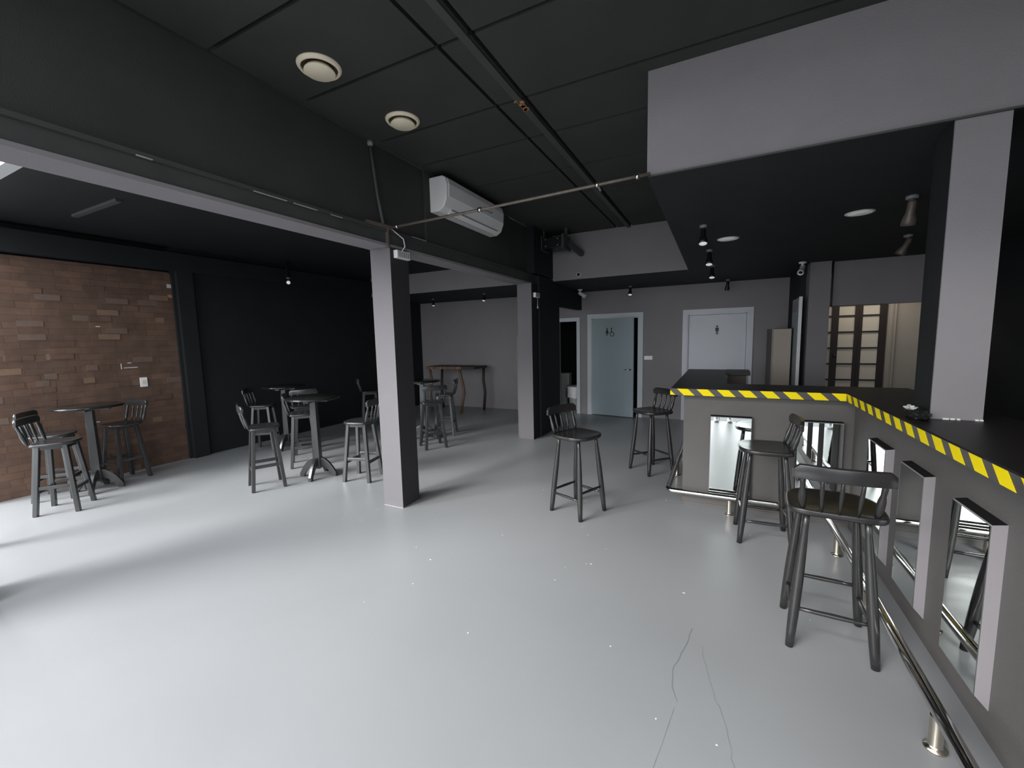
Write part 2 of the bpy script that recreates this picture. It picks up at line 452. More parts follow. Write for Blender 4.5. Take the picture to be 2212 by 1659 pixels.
d = struct(thing('door_1', 'grey toilet door standing ajar with woman and wheelchair signs', 'door', (0, 0, 0)))
one('door_frame', lambda bm: architrave(bm, -2.39, -1.455, 1.975), M['frame'], d)
leaf = one('door_leaf', lambda bm: box(bm, (0, -.02, .012), (.862, .02, 1.955), 0, .003), M['door'], d)
leaf.location = (-2.372, YB-.005, 0); leaf.rotation_euler = (0, 0, math.radians(-9))
one('pictogram', lambda bm: (figure(bm, 'woman', .325, 1.62, -.0225, -.0195), figure(bm, 'chair', .425, 1.615, -.0225, -.0195)), M['picto'], leaf)
def lever(bm, x, z, y, s=-1):
    lathe(bm, [(0,0),(.024,0),(.024,.008),(.011,.010),(.011,.045),(0,.045)], 16, 0, (x, y, z), Matrix.Rotation(PI/2, 3, 'X'))
    tube(bm, [(x,y-.042,z),(x+s*.05,y-.044,z+.004),(x+s*.11,y-.040,z+.002)], [.010,.009,.007], 10)
one('door_handle', lambda bm: lever(bm, .80, .95, -.02), M['chrome'], leaf, label='chrome lever handle')

d = struct(thing('door_2', 'pale closed toilet door with man sign behind the bar', 'door', (0, 0, 0)))
one('door_frame', lambda bm: architrave(bm, -.575, .395, 1.975), M['doorl'], d)
leaf = one('door_leaf', lambda bm: box(bm, (-.555, YB+.02, .012), (.375, YB+.06, 1.955), 0, .003), M['doorl'], d)
one('pictogram', lambda bm: figure(bm, 'man', -.085, 1.60, YB+.0175, YB+.0205), M['picto'], leaf)
one('door_handle', lambda bm: lever(bm, .31, .95, YB+.02), M['chrome'], leaf, label='chrome lever handle')

struct(one('trim_7', lambda bm: architrave(bm, -3.12, -2.695, 1.95, .06), M['frame']))

# french doors to the kitchen
d = struct(thing('door_3', 'dark wooden glazed double door with cream panes behind the bar', 'door', (0, 8.0, 0)))
def fr(bm):
    box(bm, (1.36, -.03, 0), (1.40, .03, 2.06)); box(bm, (2.07, -.03, 0), (2.15, .03, 2.06)); box(bm, (1.36, -.03, 2.04), (2.15, .03, 2.10))
one('door_frame', fr, M['dwood'], d)
def french(x0, x1, wl, wr):
    bm = bmesh.new()
    box(bm, (x0, -.02, .02), (x0+wl, .02, 2.03)); box(bm, (x1-wr, -.02, .02), (x1, .02, 2.03))
    box(bm, (x0, -.02, .02), (x1, .02, .62)); box(bm, (x0, -.02, 1.99), (x1, .02, 2.03))
    for k in range(1, 6):
        z = .62+k*.2425; box(bm, (x0, -.015, z-.012), (x1, .015, z+.012))
    lf = obj('door_leaf', bm, M['dwood'], d)
    bx('pane', (x0+wl-.005, .0, .62), (x1-wr+.005, .006, 1.99), M['pane'], lf, label='cream frosted glass')
    return lf
lf = french(1.40, 1.585, .02, .085); french(1.586, 1.826, .0, .045); french(1.828, 2.07, .045, .0)
one('door_knob', lambda bm: lathe(bm, [(0,0),(.012,0),(.012,.03),(.026,.045),(.02,.065),(0,.07)], 14, 0, (1.545,-.02,1.23), Matrix.Rotation(PI/2, 3, 'X')), M['darkplas'], lf)
def frm(bm):
    box(bm, (2.152, 7.93, 0), (2.235, 8.02, 2.1)); box(bm, (2.165, 7.918, 0), (2.20, 7.93, 2.1)); box(bm, (2.215, 7.905, 0), (2.24, 7.95, 2.1))
struct(one('trim_8', frm, M['beige'], bevel=.004))

# open pale door seen from its edge, and the beige cabinet beside it
d = struct(thing('door_4', 'pale door standing open with a white edge beside the dark pier', 'door', (.985, 7.12, 0), 0))
lf = bx('door_leaf', (-.03, 0, .02), (.0, .62, 2.09), [M['door']], d, .003)
bx('edge_strip', (-.034, -.012, .02), (.006, .0, 2.10), M['white'], lf, label='white edge strip')
bx('transom_pane', (-.036, .05, 1.90), (-.030, .58, 2.04), M['grey'], lf)
c = thing('cabinet', 'tall beige cabinet with a brown side by the open pale door', 'cabinet', (0, 0, 0))
bx('carcass', (.68, 7.52, 0), (.93, 8.30, 1.665), M['brown'], c, .004)
bx('cabinet_door', (.70, 7.50, .08), (.93, 7.52, 1.66), M['beigecab'], c, .004)
bx('edge_band', (.682, 7.497, .0), (.70, 7.52, 1.665), M['beige'], c)

# ------------------------------------------------------------------ the bar
XL, XR, YF = -.30, .965, 4.15      # outer faces of the bar's panels
ZT = 1.12
b = thing('bar_counter', 'black bar counter with mirrored panels and hazard tape on its edge', 'bar counter', (0, 0, 0))
bx('front_panel', (XL, YF, 0), (XR+.03, YF+.08, 1.055), M['bar'], b)
bx('side_panel', (XR, .55, 0), (XR+.08, YF+.08, 1.055), M['bar'], b)
bx('end_panel', (XL, YF+.08, 0), (XL+.08, 6.3, 1.055), M['bar'], b)
one('kick_strip', lambda bm: (box(bm, (XL-.004, YF-.006, 0), (XR, YF+.002, .035)), box(bm, (XL-.0045, YF-.007, .002), (XL+.015, YF-.004, .04), 1), box(bm, (XL+.09, YF-.007, .0), (XL+.11, YF-.005, .006), 1)), [M['bar'], M['brown']], b)
def ctop(bm):
    z0, z1 = 1.056, ZT
    poly = [(-.41, 6.40), (-.41, 4.05), (.885, 4.05), (.885, .5), (1.40, .5), (1.40, 4.55), (.06, 4.55), (.06, 6.40)]
    prism(bm, poly, 'z', z0, z1)
one('countertop', ctop, M['top'], b, bevel=.006)
def cross(bm):
    box(bm, (.06, 5.98, 1.075), (.33, 6.40, ZT+.003), 0); box(bm, (.075, 6.02, .2), (.285, 6.36, 1.075), 1); box(bm, (.285, 5.995, .2), (.31, 6.36, 1.075), 2)
one('end_cabinet', cross, [M['top'], M['brown'], M['grey']], b, bevel=.003)
def tape(bm):
    z0, z1 = 1.058, 1.116; P = .163; w = .092; s = .058
    # front edge
    box(bm, (-.412, 4.0475, z0), (.8835, 4.0495, z1), 0)
    def para(pts, ax, a, c):
        prism(bm, pts, ax, a, c, 1)
    def clip(x0, x1, lo, hi):
        # slanted stripe between z0 and z1, clipped at both ends
        pts = [(x0, z1), (x0+w, z1), (x0+w+s, z0), (x0+s, z0)]
        def cut(ps, X, keep):
            out = []
            for i in range(len(ps)):
                p, q = ps[i], ps[(i+1) % len(ps)]
                ip, iq = keep(p[0]), keep(q[0])
                if ip: out.append(p)
                if ip != iq:
                    t = (X-p[0])/(q[0]-p[0]); out.append((X, p[1]+t*(q[1]-p[1])))
            return out
        pts = cut(pts, lo, lambda x: x >= lo)
        if pts: pts = cut(pts, hi, lambda x: x <= hi)
        return pts
    x = -.355-P
    while x < .9:
        p = clip(x, 0, -.412, .8835)
        if len(p) > 2: para(p, 'y', 4.0465, 4.0474)
        x += P
    # long side edge; the stripes lean towards the front of the room
    box(bm, (.8815, .5, z0), (.8845, 4.049, z1), 0)
    y = 4.03
    while y > .4:
        pts = [(y, z1), (y-w, z1), (y-w-s, z0), (y-s, z0)]
        if pts[2][0] > .5: prism(bm, pts, 'x', .8805, .8814, 1)
        y -= P
one('hazard_tape', tape, [M['tapeg'], M['tapey']], b, label='yellow and black striped tape')

# mirror boxes
def mirror(front, a, c, label):
    t = thing('mirror_panel', label, 'mirror', (0, 0, 0), 0, 'mirrors on the bar')
    z0, z1, dp = .12, .875, .042
    bm = bmesh.new()
    if front:
        hexa(bm, [(a,YF-dp,z0+.05),(c,YF-dp,z0+.05),(c,YF,z0),(a,YF,z0),(a,YF-dp,z1-.008),(c,YF-dp,z1-.008),(c,YF,z1),(a,YF,z1)])
    else:
        hexa(bm, [(XR-dp,a,z0+.05),(XR,a,z0),(XR,c,z0),(XR-dp,c,z0+.05),(XR-dp,a,z1-.008),(XR,a,z1),(XR,c,z1),(XR-dp,c,z1-.008)])
    for f in bm.faces:
        f.normal_update()
    bmesh.ops.recalc_face_normals(bm, faces=bm.faces)
    for f in bm.faces:
        if abs(f.normal.z) > .5 or (front and abs(f.normal.x) > .5): f.material_index = 1
    obj('backing_box', bm, [M['mirbox'], M['mirtop']], t)
    bm = bmesh.new()
    if front: box(bm, (a+.004, YF-dp-.004, z0+.054), (c-.004, YF-dp, z1-.013), 0)
    else: box(bm, (XR-dp-.004, a+.002, z0+.054), (XR-dp, c-.002, z1-.013), 0)
    obj('mirror_glass', bm, M['mirror'], t)
    return t
mirror(True, -.072, .253, 'mirror panel on the bar front next to the left corner')
mirror(True, .585, .893, 'mirror panel on the bar front near the inner corner, behind the stool back')
mirror(False, 3.27, 3.60, 'mirror panel on the long side of the bar, nearest the inner corner')
mirror(False, 2.72, 3.02, 'mirror panel in the middle of the long side of the bar')
mirror(False, 2.13, 2.425, 'nearest mirror panel on the long side of the bar')

# foot rail
r = thing('foot_rail', 'polished steel foot rail on short posts running round the bar', 'foot rail', (0, 0, 0))
def arc(cx, cy, rad, a0, a1, n=6): return [(cx+rad*math.cos(a0+(a1-a0)*k/n), cy+rad*math.sin(a0+(a1-a0)*k/n), .155) for k in range(n+1)]
path = [(-.42, 6.25, .155), (-.42, 5.2, .155)]+arc(-.36, 4.10, .06, PI, 1.5*PI)+arc(.75, 4.01, .03, PI/2, 0)+[(.78, 3.0, .155), (.775, 2.0, .155), (.77, .55, .155)]
path = [p for p in path]
one('rail_tube', lambda bm: tube(bm, path, .0245, 20), M['chrome'], r)
for x, y in ((.10, 4.04), (.782, 3.58), (.779, 2.86), (.775, 2.0), (.772, 1.15), (-.42, 5.0), (-.42, 5.9)):
    one('post', lambda bm: lathe(bm, [(0,0),(.036,0),(.036,.006),(.024,.010),(.022,.02),(.022,.135)], 20, 0, (x, y, 0)), M['brass'], r)

# small things on the counter
t = thing('crumpled_bag', 'small crumpled black bag with a silver scrap on the bar by the pillar', 'bag', (.965, 3.0, ZT))
def lump(bm, rx, ry, rz, seed, mi=0, c=(0, 0, 0), amp=.35):
    rr = random.Random(seed)
    g = bmesh.ops.create_icosphere(bm, subdivisions=3, radius=1)
    ph = [(rr.uniform(3, 8), rr.uniform(3, 8), rr.uniform(3, 8), rr.uniform(0, 6)) for _ in range(5)]
    for v in g['verts']:
        p = v.co.copy(); k = 1+amp*sum(math.sin(a*p.x+d)*math.sin(b_*p.y+d*2)*math.sin(c_*p.z+d) for a, b_, c_, d in ph)/2
        v.co = Vector((p.x*rx*k, p.y*ry*k, max(0, p.z*rz*k+rz*.8)))+Vector(c)
    for f in bm.faces: f.material_index = mi
one('bag_body', lambda bm: lump(bm, .045, .11, .028, 3), M['bagb'], t)
one('foil_scrap', lambda bm: lump(bm, .020, .050, .013, 8, 0, (-.015, .045, .040), .5), M['bag'], t, label='silver scrap')

# ------------------------------------------------------------------ stools
def outline(n=40, w=.200, dfront=.190, dback=.172):
    pts = []
    for k in range(n):
        a = 2*PI*k/n; c, s = math.cos(a), math.sin(a)
        e = .42 if s < 0 else .62
        x = w*math.copysign(abs(c)**e, c); y = (dfront if s > 0 else dback)*math.copysign(abs(s)**(.30 if s < 0 else .62), s)
        if s > 0: x *= 1-.10*s
        pts.append((x, y))
    return pts
def seat_bm(bm, z, th=.032, sc=1., dish=.010):
    O = outline(); n = len(O)
    def ring(f, zz): return [bm.verts.new((x*f*sc, y*f*sc, zz)) for x, y in O]
    prof = []
    for f in (.25, .5, .7, .85, .94): prof.append((f, z-dish*(1-f*f)))
    prof += [(.985, z-.001), (1.0, z-.007), (1.0, z-th+.008), (.975, z-th)]
    R = [ring(f, zz) for f, zz in prof]
    cv = bm.verts.new((0, 0, z-dish))
    for k in range(n): bm.faces.new((cv, R[0][k], R[0][(k+1) % n])).smooth = True
    for i in range(len(R)-1):
        for k in range(n):
            f = bm.faces.new((R[i][k], R[i+1][k], R[i+1][(k+1) % n], R[i][(k+1) % n])); f.smooth = True
    bm.faces.new(R[-1])
def back_parts(t, z, ztop, m, thick=True, w=.195):
    """curved top rail, two turned posts and three spindles behind the seat"""
    yb, lean = -.150, -.055
    def yc(x): return .028*(1-(x/.2)**2)*-1      # rail bows backwards at its middle
    def rail(bm):
        n = 16; R = []
        for k in range(n+1):
            x = -w+2*w*k/n; e = abs(x)/w
            h = .074*(1 if e < .84 else math.sqrt(max(.05, 1-((e-.84)/.16)**2*.55)))
            zc = ztop-.074+h/2; y = yb+lean+yc(x)+.016
            R.append([bm.verts.new(p) for p in ((x,y-.011,zc-h/2),(x,y+.011,zc-h/2),(x,y+.011+.003,zc+h/2-.006),(x,y,zc+h/2),(x,y-.011,zc+h/2-.006))])
        for k in range(n):
            for j in range(5):
                f = bm.faces.new((R[k][j], R[k+1][j], R[k+1][(j+1) % 5], R[k][(j+1) % 5])); f.smooth = j not in ()
        bm.faces.new(R[0]); bm.faces.new(R[-1][::-1])
    o = one('top_rail', rail, m, t, bevel=.003)
    zr = ztop-.068
    for x in (-.155, .155):
        p = Vector((x*.93, yb+.004, z-.004)); q = Vector((x, yb+lean+yc(x)+.016, zr+.012)); rs = [.010,.015,.0175,.0165,.011,.0125,.010]
        one('back_post', lambda bm: tube(bm, [p.lerp(q, k/6) for k in range(7)], rs, 12), m, t)
    for x in (-.078, 0, .078):
        p = Vector((x*.9, yb-.004+yc(x)*.5, z-.004)); q = Vector((x, yb+lean+yc(x)+.016, zr+.012)); rs = [.0065,.0085,.0105,.0095,.0065]
        one('spindle', lambda bm: tube(bm, [p.lerp(q, k/4) for k in range(5)], rs, 10), m, t)

def make_bar_stool(label):
    m = M['stool']; z = .735
    t = thing('bar_stool', label, 'bar stool', (0, 0, 0), 0, 'bar stools with turned legs at the bar')
    one('seat', lambda bm: seat_bm(bm, z), m, t)
    F = {}
    for sx in (-1, 1):
        for sy in (-1, 1):
            p = Vector((sx*.172, sy*.172, 0)); q = Vector((sx*.118, sy*.112, z-.018))
            rs = [.018,.021,.023,.024,.024,.023,.021,.018,.0145,.014]
            n = len(rs)-1
            one('leg', lambda bm: tube(bm, [p.lerp(q, k/n) for k in range(n+1)], rs, 16), m, t)
            F[sx, sy] = (p, q)
    at = lambda s, zz: F[s][0].lerp(F[s][1], zz/(z-.018))
    for a, c, zz in (((-1,-1),(1,-1),.205), ((-1,1),(1,1),.235), ((-1,-1),(-1,1),.175), ((1,-1),(1,1),.175)):
        p, q = at(a, zz), at(c, zz)
        one('stretcher', lambda bm: tube(bm, [p.lerp(q, k/4) for k in range(5)], [.009,.011,.0125,.011,.009], 10), m, t)
    back_parts(t, z, .972, m)
    return t

def make_table_stool(label):
    m = M['stool2']; z = .70
    t = thing('bar_stool', label, 'bar stool', (0, 0, 0), 0, 'square-legged stools at the round tables')
    one('seat', lambda bm: seat_bm(bm, z, .026, .87), m, t)
    F = {}
    for sx in (-1, 1):
        for sy in (-1, 1):
            p = Vector((sx*.155, sy*.155, 0)); q = Vector((sx*.095, sy*.10, z-.026))
            one('leg', lambda bm: bar(bm, p, q, .040, .036, 0, (0, 1, 0)), m, t, bevel=.004)
            F[sx, sy] = (p, q)
    at = lambda s, zz: F[s][0].lerp(F[s][1], zz/(z-.026))
    def apron(bm):
        for a, c in (((-1,-1),(1,-1)), ((-1,1),(1,1)), ((-1,-1),(-1,1)), ((1,-1),(1,1))):
            bar(bm, at(a, z-.046), at(c, z-.046), .022, .038)
    one('apron', apron, m, t)
    for a, c, zz in (((-1,-1),(1,-1),.225), ((-1,1),(1,1),.225), ((-1,-1),(-1,1),.265), ((1,-1),(1,1),.265)):
        p, q = at(a, zz), at(c, zz)
        one('stretcher', lambda bm: bar(bm, p, q, .020, .034), m, t, bevel=.003)
    back_parts(t, z, .955, m, w=.185)
    return t

s0 = make_bar_stool('black bar stool standing alone on the open floor before the bar')
s0.location = (-1.155, 3.595, 0); s0.rotation_euler = (0, 0, face_dir(.925, -.38))
dup(s0, (-.715, 5.065, 0), face_dir(-.67, -.74), 'black bar stool at the left end of the bar, facing the room')
dup(s0, (.325, 3.69, 0), math.radians(93), 'black bar stool turned sideways in front of the bar front mirrors')
dup(s0, (.530, 2.565, 0), math.radians(-2), 'nearest black bar stool, its back turned, by the long side of the bar')

q0 = make_table_stool('black stool left of the table nearest the light column, its back turned to us')
q0.location = (-4.58, 2.845, 0); q0.rotation_euler = (0, 0, face_dir(.43, .9))
for x, y, fx, fy, lab in (
    (-4.93, 3.60, .62, .78, 'black stool behind the table nearest the light column, on its wall side'),
    (-3.755, 3.49, -.96, -.28, 'black stool partly hidden by the light column, facing the nearest round table'),
    (-6.22, 3.90, .80, .60, 'black stool at the left of the round table by the dark wall'),
    (-5.50, 4.05, -.85, .53, 'black stool hidden behind the middle round table top, only its back showing'),
    (-5.90, 5.74, .64, .77, 'black stool standing alone against the dark wall left of the light column'),
    (-3.876, 4.99, -.80, .58, 'black stool just right of the light column, at the far round table'),
    (-4.20, 5.78, -.90, -.40, 'black stool behind another one at the far round table right of the column'),
    (-5.88, 1.59, .63, .78, 'nearest black stool of the table by the brick wall'),
    (-6.42, 1.72, .62, .78, 'black stool half hidden behind the nearest stool at the brick wall'),
    (-6.47, 2.30, .20, -.98, 'black stool on the far side of the table by the brick wall')):
    dup(q0, (x, y, 0), face_dir(fx, fy), lab)

# ------------------------------------------------------------------ round tables
def make_table(label):
    m = M['stool2']
    t = thing('round_table', label, 'table', (0, 0, 0), 0, 'black round bar tables')
    one('tabletop', lambda bm: lathe(bm, [(0,.945),(.292,.945),(.300,.950),(.300,.964),(.294,.970),(0,.970)], 48), M['ttop'], t)
    def pole(bm):
        hexa(bm, [(-.042,-.042,.10),(.042,-.042,.10),(.042,.042,.10),(-.042,.042,.10),(-.034,-.034,.93),(.034,-.034,.93),(.034,.034,.93),(-.034,.034,.93)])
    one('pole', pole, m, t, bevel=.005)
    one('top_plate', lambda bm: (box(bm, (-.18,-.03,.915), (.18,.03,.945)), box(bm, (-.03,-.18,.915), (.03,.18,.945))), m, t)
    for k in range(4):
        a = k*PI/2
        bm = bmesh.new()
        U = []; L = []
        for i in range(11):
            u = i/10; U.append((.035+.185*u, .235-.19*u**1.9)); L.append((.035+.140*u, .13*(1-u**2.2)))
        U += [(.222, .0)]
        poly = U+[(L[-1][0], 0)]+L[-2::-1]
        prism(bm, poly, 'y', -.019, .019)
        for v in bm.verts: v.co = Matrix.Rotation(a, 3, 'Z')@v.co
        obj('foot', bm, m, t, bevel=.004)
    return t
t0 = make_table('black round bar table beside the brick wall')
t0.location = (-6.31, 1.99, 0); t0.rotation_euler = (0, 0, math.radians(-38))
dup(t0, (-4.33, 3.325, 0), math.radians(25), 'black round bar table on a square post left of the light column')
dup(t0, (-5.96, 4.08, 0), math.radians(25), 'black round bar table standing by the dark left wall')
dup(t0, (-4.32, 5.33, 0), math.radians(25), 'black round bar table half hidden behind the light column')

# rustic console at the back
t = thing('console_table', 'rustic high table with brown edge and crooked branch legs at the back wall', 'table', (0, 0, 0))
def slab(bm):
    rr = random.Random(1); n = 24; R = []
    for k in range(n+1):
        x = -6.05+.98*k/n; y = 7.60+rr.uniform(-.008, .008)
        R.append([bm.verts.new(p) for p in ((x,y,.965+rr.uniform(-.006,.006)),(x,y+.006,1.02),(x,8.20,1.02),(x,8.20,.965))])
    for k in range(n):
        for j in range(4):
            f = bm.faces.new((R[k][j], R[k+1][j], R[k+1][(j+1) % 4], R[k][(j+1) % 4])); f.material_index = 0 if j == 0 else 1
    bm.faces.new(R[0]).material_index = 1; bm.faces.new(R[-1][::-1]).material_index = 1
    box(bm, (-5.07, 7.62, .97), (-4.75, 8.18, 1.018), 1)
one('tabletop', slab, [M['wood'], M['woodd']], t)
for pts, m in (([(-5.14,7.64,.97),(-5.12,7.65,.85),(-5.06,7.65,.62),(-5.03,7.64,.45),(-5.07,7.63,.25),(-5.12,7.62,0)], 'wood'),
               ([(-4.80,8.12,.97),(-4.82,8.12,.7),(-4.78,8.12,.4),(-4.83,8.13,0)], 'woodd'),
               ([(-5.96,7.66,.97),(-5.93,7.68,.7),(-5.96,7.66,.4),(-5.94,7.66,0)], 'wood'),
               ([(-5.95,8.12,.97),(-5.98,8.12,.5),(-5.95,8.12,0)], 'woodd')):
    one('leg', lambda bm: tube(bm, pts, [.030]*len(pts), 9), M[m], t)

# ------------------------------------------------------------------ ceiling fittings
def vent(x, y, label):
    t = thing('ceiling_vent', label, 'vent', (x, y, ZC), 0, 'round ceiling vents')
    one('ring', lambda bm: lathe(bm, [(.106,-.002),(.106,-.0165),(.110,-.022),(.120,-.018),(.130,-.006),(.131,0),(.106,0)], 48), M['vent'], t)
    one('throat', lambda bm: lathe(bm, [(.106,-.004),(.06,-.003),(0,-.003)], 32), M['ventdark'], t)
    one('disc', lambda bm: lathe(bm, [(0,-.006),(.070,-.006),(.090,-.030),(.092,-.036),(.088,-.040),(0,-.042)], 40), M['vent'], t)
vent(-2.27, 1.96, 'cream round ceiling vent, the nearer and larger of two')
vent(-2.252, 2.695, 'cream round ceiling vent above the air conditioner, the farther of two')

t = thing('air_conditioner', 'white split air conditioner mounted high on the black wall', 'air conditioner', (0, 0, 0))
y0, y1 = 3.60, 4.83
def acb(bm):
    prof = [(-2.71,2.905),(-2.60,2.905),(-2.535,2.945),(-2.500,3.03),(-2.492,3.16),(-2.510,3.225),(-2.55,3.245),(-2.71,3.245)]
    prism(bm, prof, 'y', y0, y1)
one('body', acb, M['white'], t, bevel=.012)
def acp(bm):
    prism(bm, [(-2.497,3.03),(-2.489,3.04),(-2.484,3.16),(-2.504,3.222),(-2.512,3.220),(-2.492,3.16)], 'y', y0+.03, y1-.03)
one('front_cover', acp, M['white'], t, bevel=.003)
def acl(bm):
    prism(bm, [(-2.592,2.908),(-2.544,2.937),(-2.540,2.932),(-2.588,2.901)], 'y', y0+.14, y1-.10)
one('louvre', acl, M['white'], t)
def acg(bm):
    for dx, dz in ((0, 0), (-.056, -.0335)):
        prism(bm, [(-2.545+dx,2.938+dz),(-2.533+dx,2.946+dz),(-2.5315+dx,2.943+dz),(-2.5435+dx,2.935+dz)], 'y', y0+.14, y1-.10)
one('air_slot', acg, M['grey'], t)

def downlight(x, y, label, rx=.105):
    z = soff(y)
    t = thing('downlight', label, 'ceiling light', (x, y, z), 0, 'round flush downlights over the bar')
    one('trim_ring', lambda bm: lathe(bm, [(.088,-.006),(.095,-.008),(.105,-.003),(.106,.0),(.088,0)], 40), M['white'], t)
    one('diffuser', lambda bm: lathe(bm, [(0,-.005),(.088,-.005),(.088,0)], 40), M['disc'], t)
downlight(.028, 5.10, 'white round flush downlight nearer the spotlight row over the bar')
downlight(1.03, 4.68, 'white round flush downlight over the bar, the one nearer the grey pillar')

def spot(x, y, z, aim, label, s=1., lens='lens', body='darkplas', group='black spotlights'):
    """ceiling rose, arm and a turned lamp head pointing along aim"""
    t = thing('spotlight', label, 'spotlight', (x, y, z), 0, group)
    one('mount', lambda bm: lathe(bm, [(0,-.022*s),(.030*s,-.022*s),(.034*s,-.018*s),(.034*s,0),(0,0)], 20), M['grey'], t)
    a = Vector(aim).normalized(); piv = Vector((0, 0, -.070*s))
    one('arm', lambda bm: tube(bm, [(0,0,-.02*s), piv], .008*s, 8), M['grey'], t)
    fr_ = a.to_track_quat('Z', 'Y').to_matrix()
    st = piv-a*.03*s
    h = one('lamp_head', lambda bm: lathe(bm, [(0,-.01*s),(.018*s,-.01*s),(.024*s,.0),(.026*s,.07*s),(.040*s,.115*s),(.042*s,.150*s),(.037*s,.150*s),(.034*s,.135*s),(0,.13*s)], 20, 0, st, fr_), M[body], t)
    one('lens', lambda bm: lathe(bm, [(0,.143*s),(.020*s,.146*s),(.0365*s,.1445*s),(.0365*s,.139*s)], 20, 0, st, fr_), M[lens], h, label='pale lamp face')
    return t
spot(-.185, 4.42, soff(4.42), (.02, -.40, -1), 'black spotlight on the bar ceiling, first and largest of the row of three')
spot(-.160, 5.55, soff(5.55), (.0, -.40, -1), 'black spotlight on the bar ceiling, middle of the row of three')
spot(-.150, 6.60, soff(6.6), (.0, -.40, -1), 'black spotlight on the bar ceiling, last of the row of three')
spot(.062, 8.15, soff(8.1), (-.10, .15, -1), 'black spotlight above the man-sign door', .95, 'grey')
spot(-1.55, 8.05, soff(8.0), (.05, -.5, -1), 'black spotlight above the ajar grey door', .95)
spot(1.27, 4.35, soff(4.35), (.0, .30, -1), 'dark spotlight beside the grey pillar, the upper of two', 1.15, 'darkplas', 'pipe')
spot(1.70, 5.85, soff(5.85), (-.45, .2, -1), 'dark spotlight beside the grey pillar, the lower and farther of two', 1.1, 'darkplas', 'pipe')
spot(-5.85, 7.75, soff(7.75), (.25, -.3, -1), 'spotlight over the rustic table, the left of two at the back wall', .85)
spot(-4.40, 7.55, soff(7.55), (.1, -.5, -1), 'spotlight over the back wall left of the rear column', .85)
t = spot(-4.72, 3.55, 2.47, (.75, -.55, -.35), 'small black spotlight hanging high on the dark left wall', .8)
t.location = (-6.38, 4.60, 2.68)
bx('drop_bar', (-.02, -.02, 0), (.02, .02, .27), M['darkplas'], t)

# security cameras
def cctv(x, y, z, aim, label):
    t = thing('mounted_camera', label, 'security camera', (x, y, z), 0, 'white security cameras')
    one('base', lambda bm: lathe(bm, [(0,-.022),(.040,-.022),(.047,-.012),(.047,0),(0,0)], 20), M['white'], t)
    a = Vector(aim).normalized(); fr_ = a.to_track_quat('Z', 'Y').to_matrix(); piv = Vector((0, 0, -.075))
    one('bracket', lambda bm: tube(bm, [(0,0,-.015), (0,0,-.05), piv], [.016,.014,.016], 10), M['white'], t)
    st = piv-a*.03
    h = one('housing', lambda bm: lathe(bm, [(0,0),(.026,0),(.032,.008),(.034,.12),(.038,.125),(.038,.155),(.034,.155),(.032,.14),(.020,.138)], 20, 0, st, fr_), M['white'], t)
    one('lens', lambda bm: lathe(bm, [(0,.142),(.020,.140),(.024,.1385)], 16, 0, st, fr_), M['darkplas'], h, label='dark lens')
cctv(.955, 7.0, soff(7.0), (-.30, -.80, -.75), 'white security camera above the open pale door')
cctv(-2.50, 8.0, soff(8.0), (.80, -.10, -.55), 'white security camera by the ajar grey toilet door')

t = thing('wall_sensor', 'small dark round fitting low on the rear bulkhead', 'sensor', (-2.148, 6.8, 2.632))
one('ring', lambda bm: lathe(bm, [(.030,0),(.036,.004),(.036,.010),(.030,.012),(.030,0)], 24, 0, (0,0,0), Matrix.Rotation(PI/2, 3, 'X')), M['white'], t)
one('eye', lambda bm: lathe(bm, [(0,.010),(.031,.008),(.031,0)], 24, 0, (0,0,0), Matrix.Rotation(PI/2, 3, 'X')), M['darkplas'], t)

# emergency lamps
def elamp(loc, label, w, dark=True):
    t = thing('emergency_light', label, 'emergency light', loc, 0, 'white emergency lights on the columns')
    bx('housing', (-.0, -w/2, -.036), (.045, w/2, .036), M['white'], t, .006)
    def ribs(bm):
        n = 7
        for k in range(n):
            y = -w/2+w*(k+.7)/(n+.4); box(bm, (.045, y, -.026), (.049, y+w*.06, .026))
    one('lens_ribs', ribs, M['grey'], t)
    return t
t = elamp((-2.70, 3.105, 2.395), 'white ribbed emergency light on the near column, its cable hanging from the pipe', .185)
one('cable', lambda bm: tube(bm, [(.02,.0,.036),(.035,.03,.08),(.03,.02,.15),(.0,-.09,.215),(-.02,-.13,.22)], .005, 8), M['white'], t)
t = elamp((-2.63, 6.09, 2.27), 'small white emergency light on the rear column with a pull cord', .17)
one('pull_cord', lambda bm: tube(bm, [(.03,.02,-.03),(.03,.02,-.16)], .003, 6), M['white'], t)
one('cord_knob', lambda bm: lathe(bm, [(0,0),(.012,.004),(.006,.045),(0,.05)], 12, 0, (.03,.02,-.205)), M['white'], t)

# black bracket for a projector on the rear bulkhead
t = thing('projector_bracket', 'black box bracket with bright bolts hung under the ceiling at the rear bulkhead', 'bracket', (0, 0, 0))
bx('housing', (-2.60, 6.30, 3.00), (-2.26, 6.62, 3.17), M['darkplas'], t, .008)
for x in (-2.60, -2.235): bx('side_plate', (x-.02, 6.285, 2.985), (x+.01, 6.64, 3.20), M['beam'], t, .003)
one('arm', lambda bm: (bar(bm, (-2.22,6.5,3.10), (-2.08,6.78,2.95), .06, .08), bar(bm, (-2.22,6.4,3.2), (-2.22,6.4,ZC), .04, .04), bar(bm, (-2.6,6.4,3.18), (-2.6,6.4,ZC), .04, .04)), M['beam'], t)
for x, z in ((-2.53,3.14),(-2.33,3.14),(-2.53,3.04),(-2.33,3.04)):
    one('bolt', lambda bm: lathe(bm, [(0,.012),(.010,.010),(.011,0)], 10, 0, (x, 6.30, z), Matrix.Rotation(PI/2, 3, 'X')), M['chrome'], t)

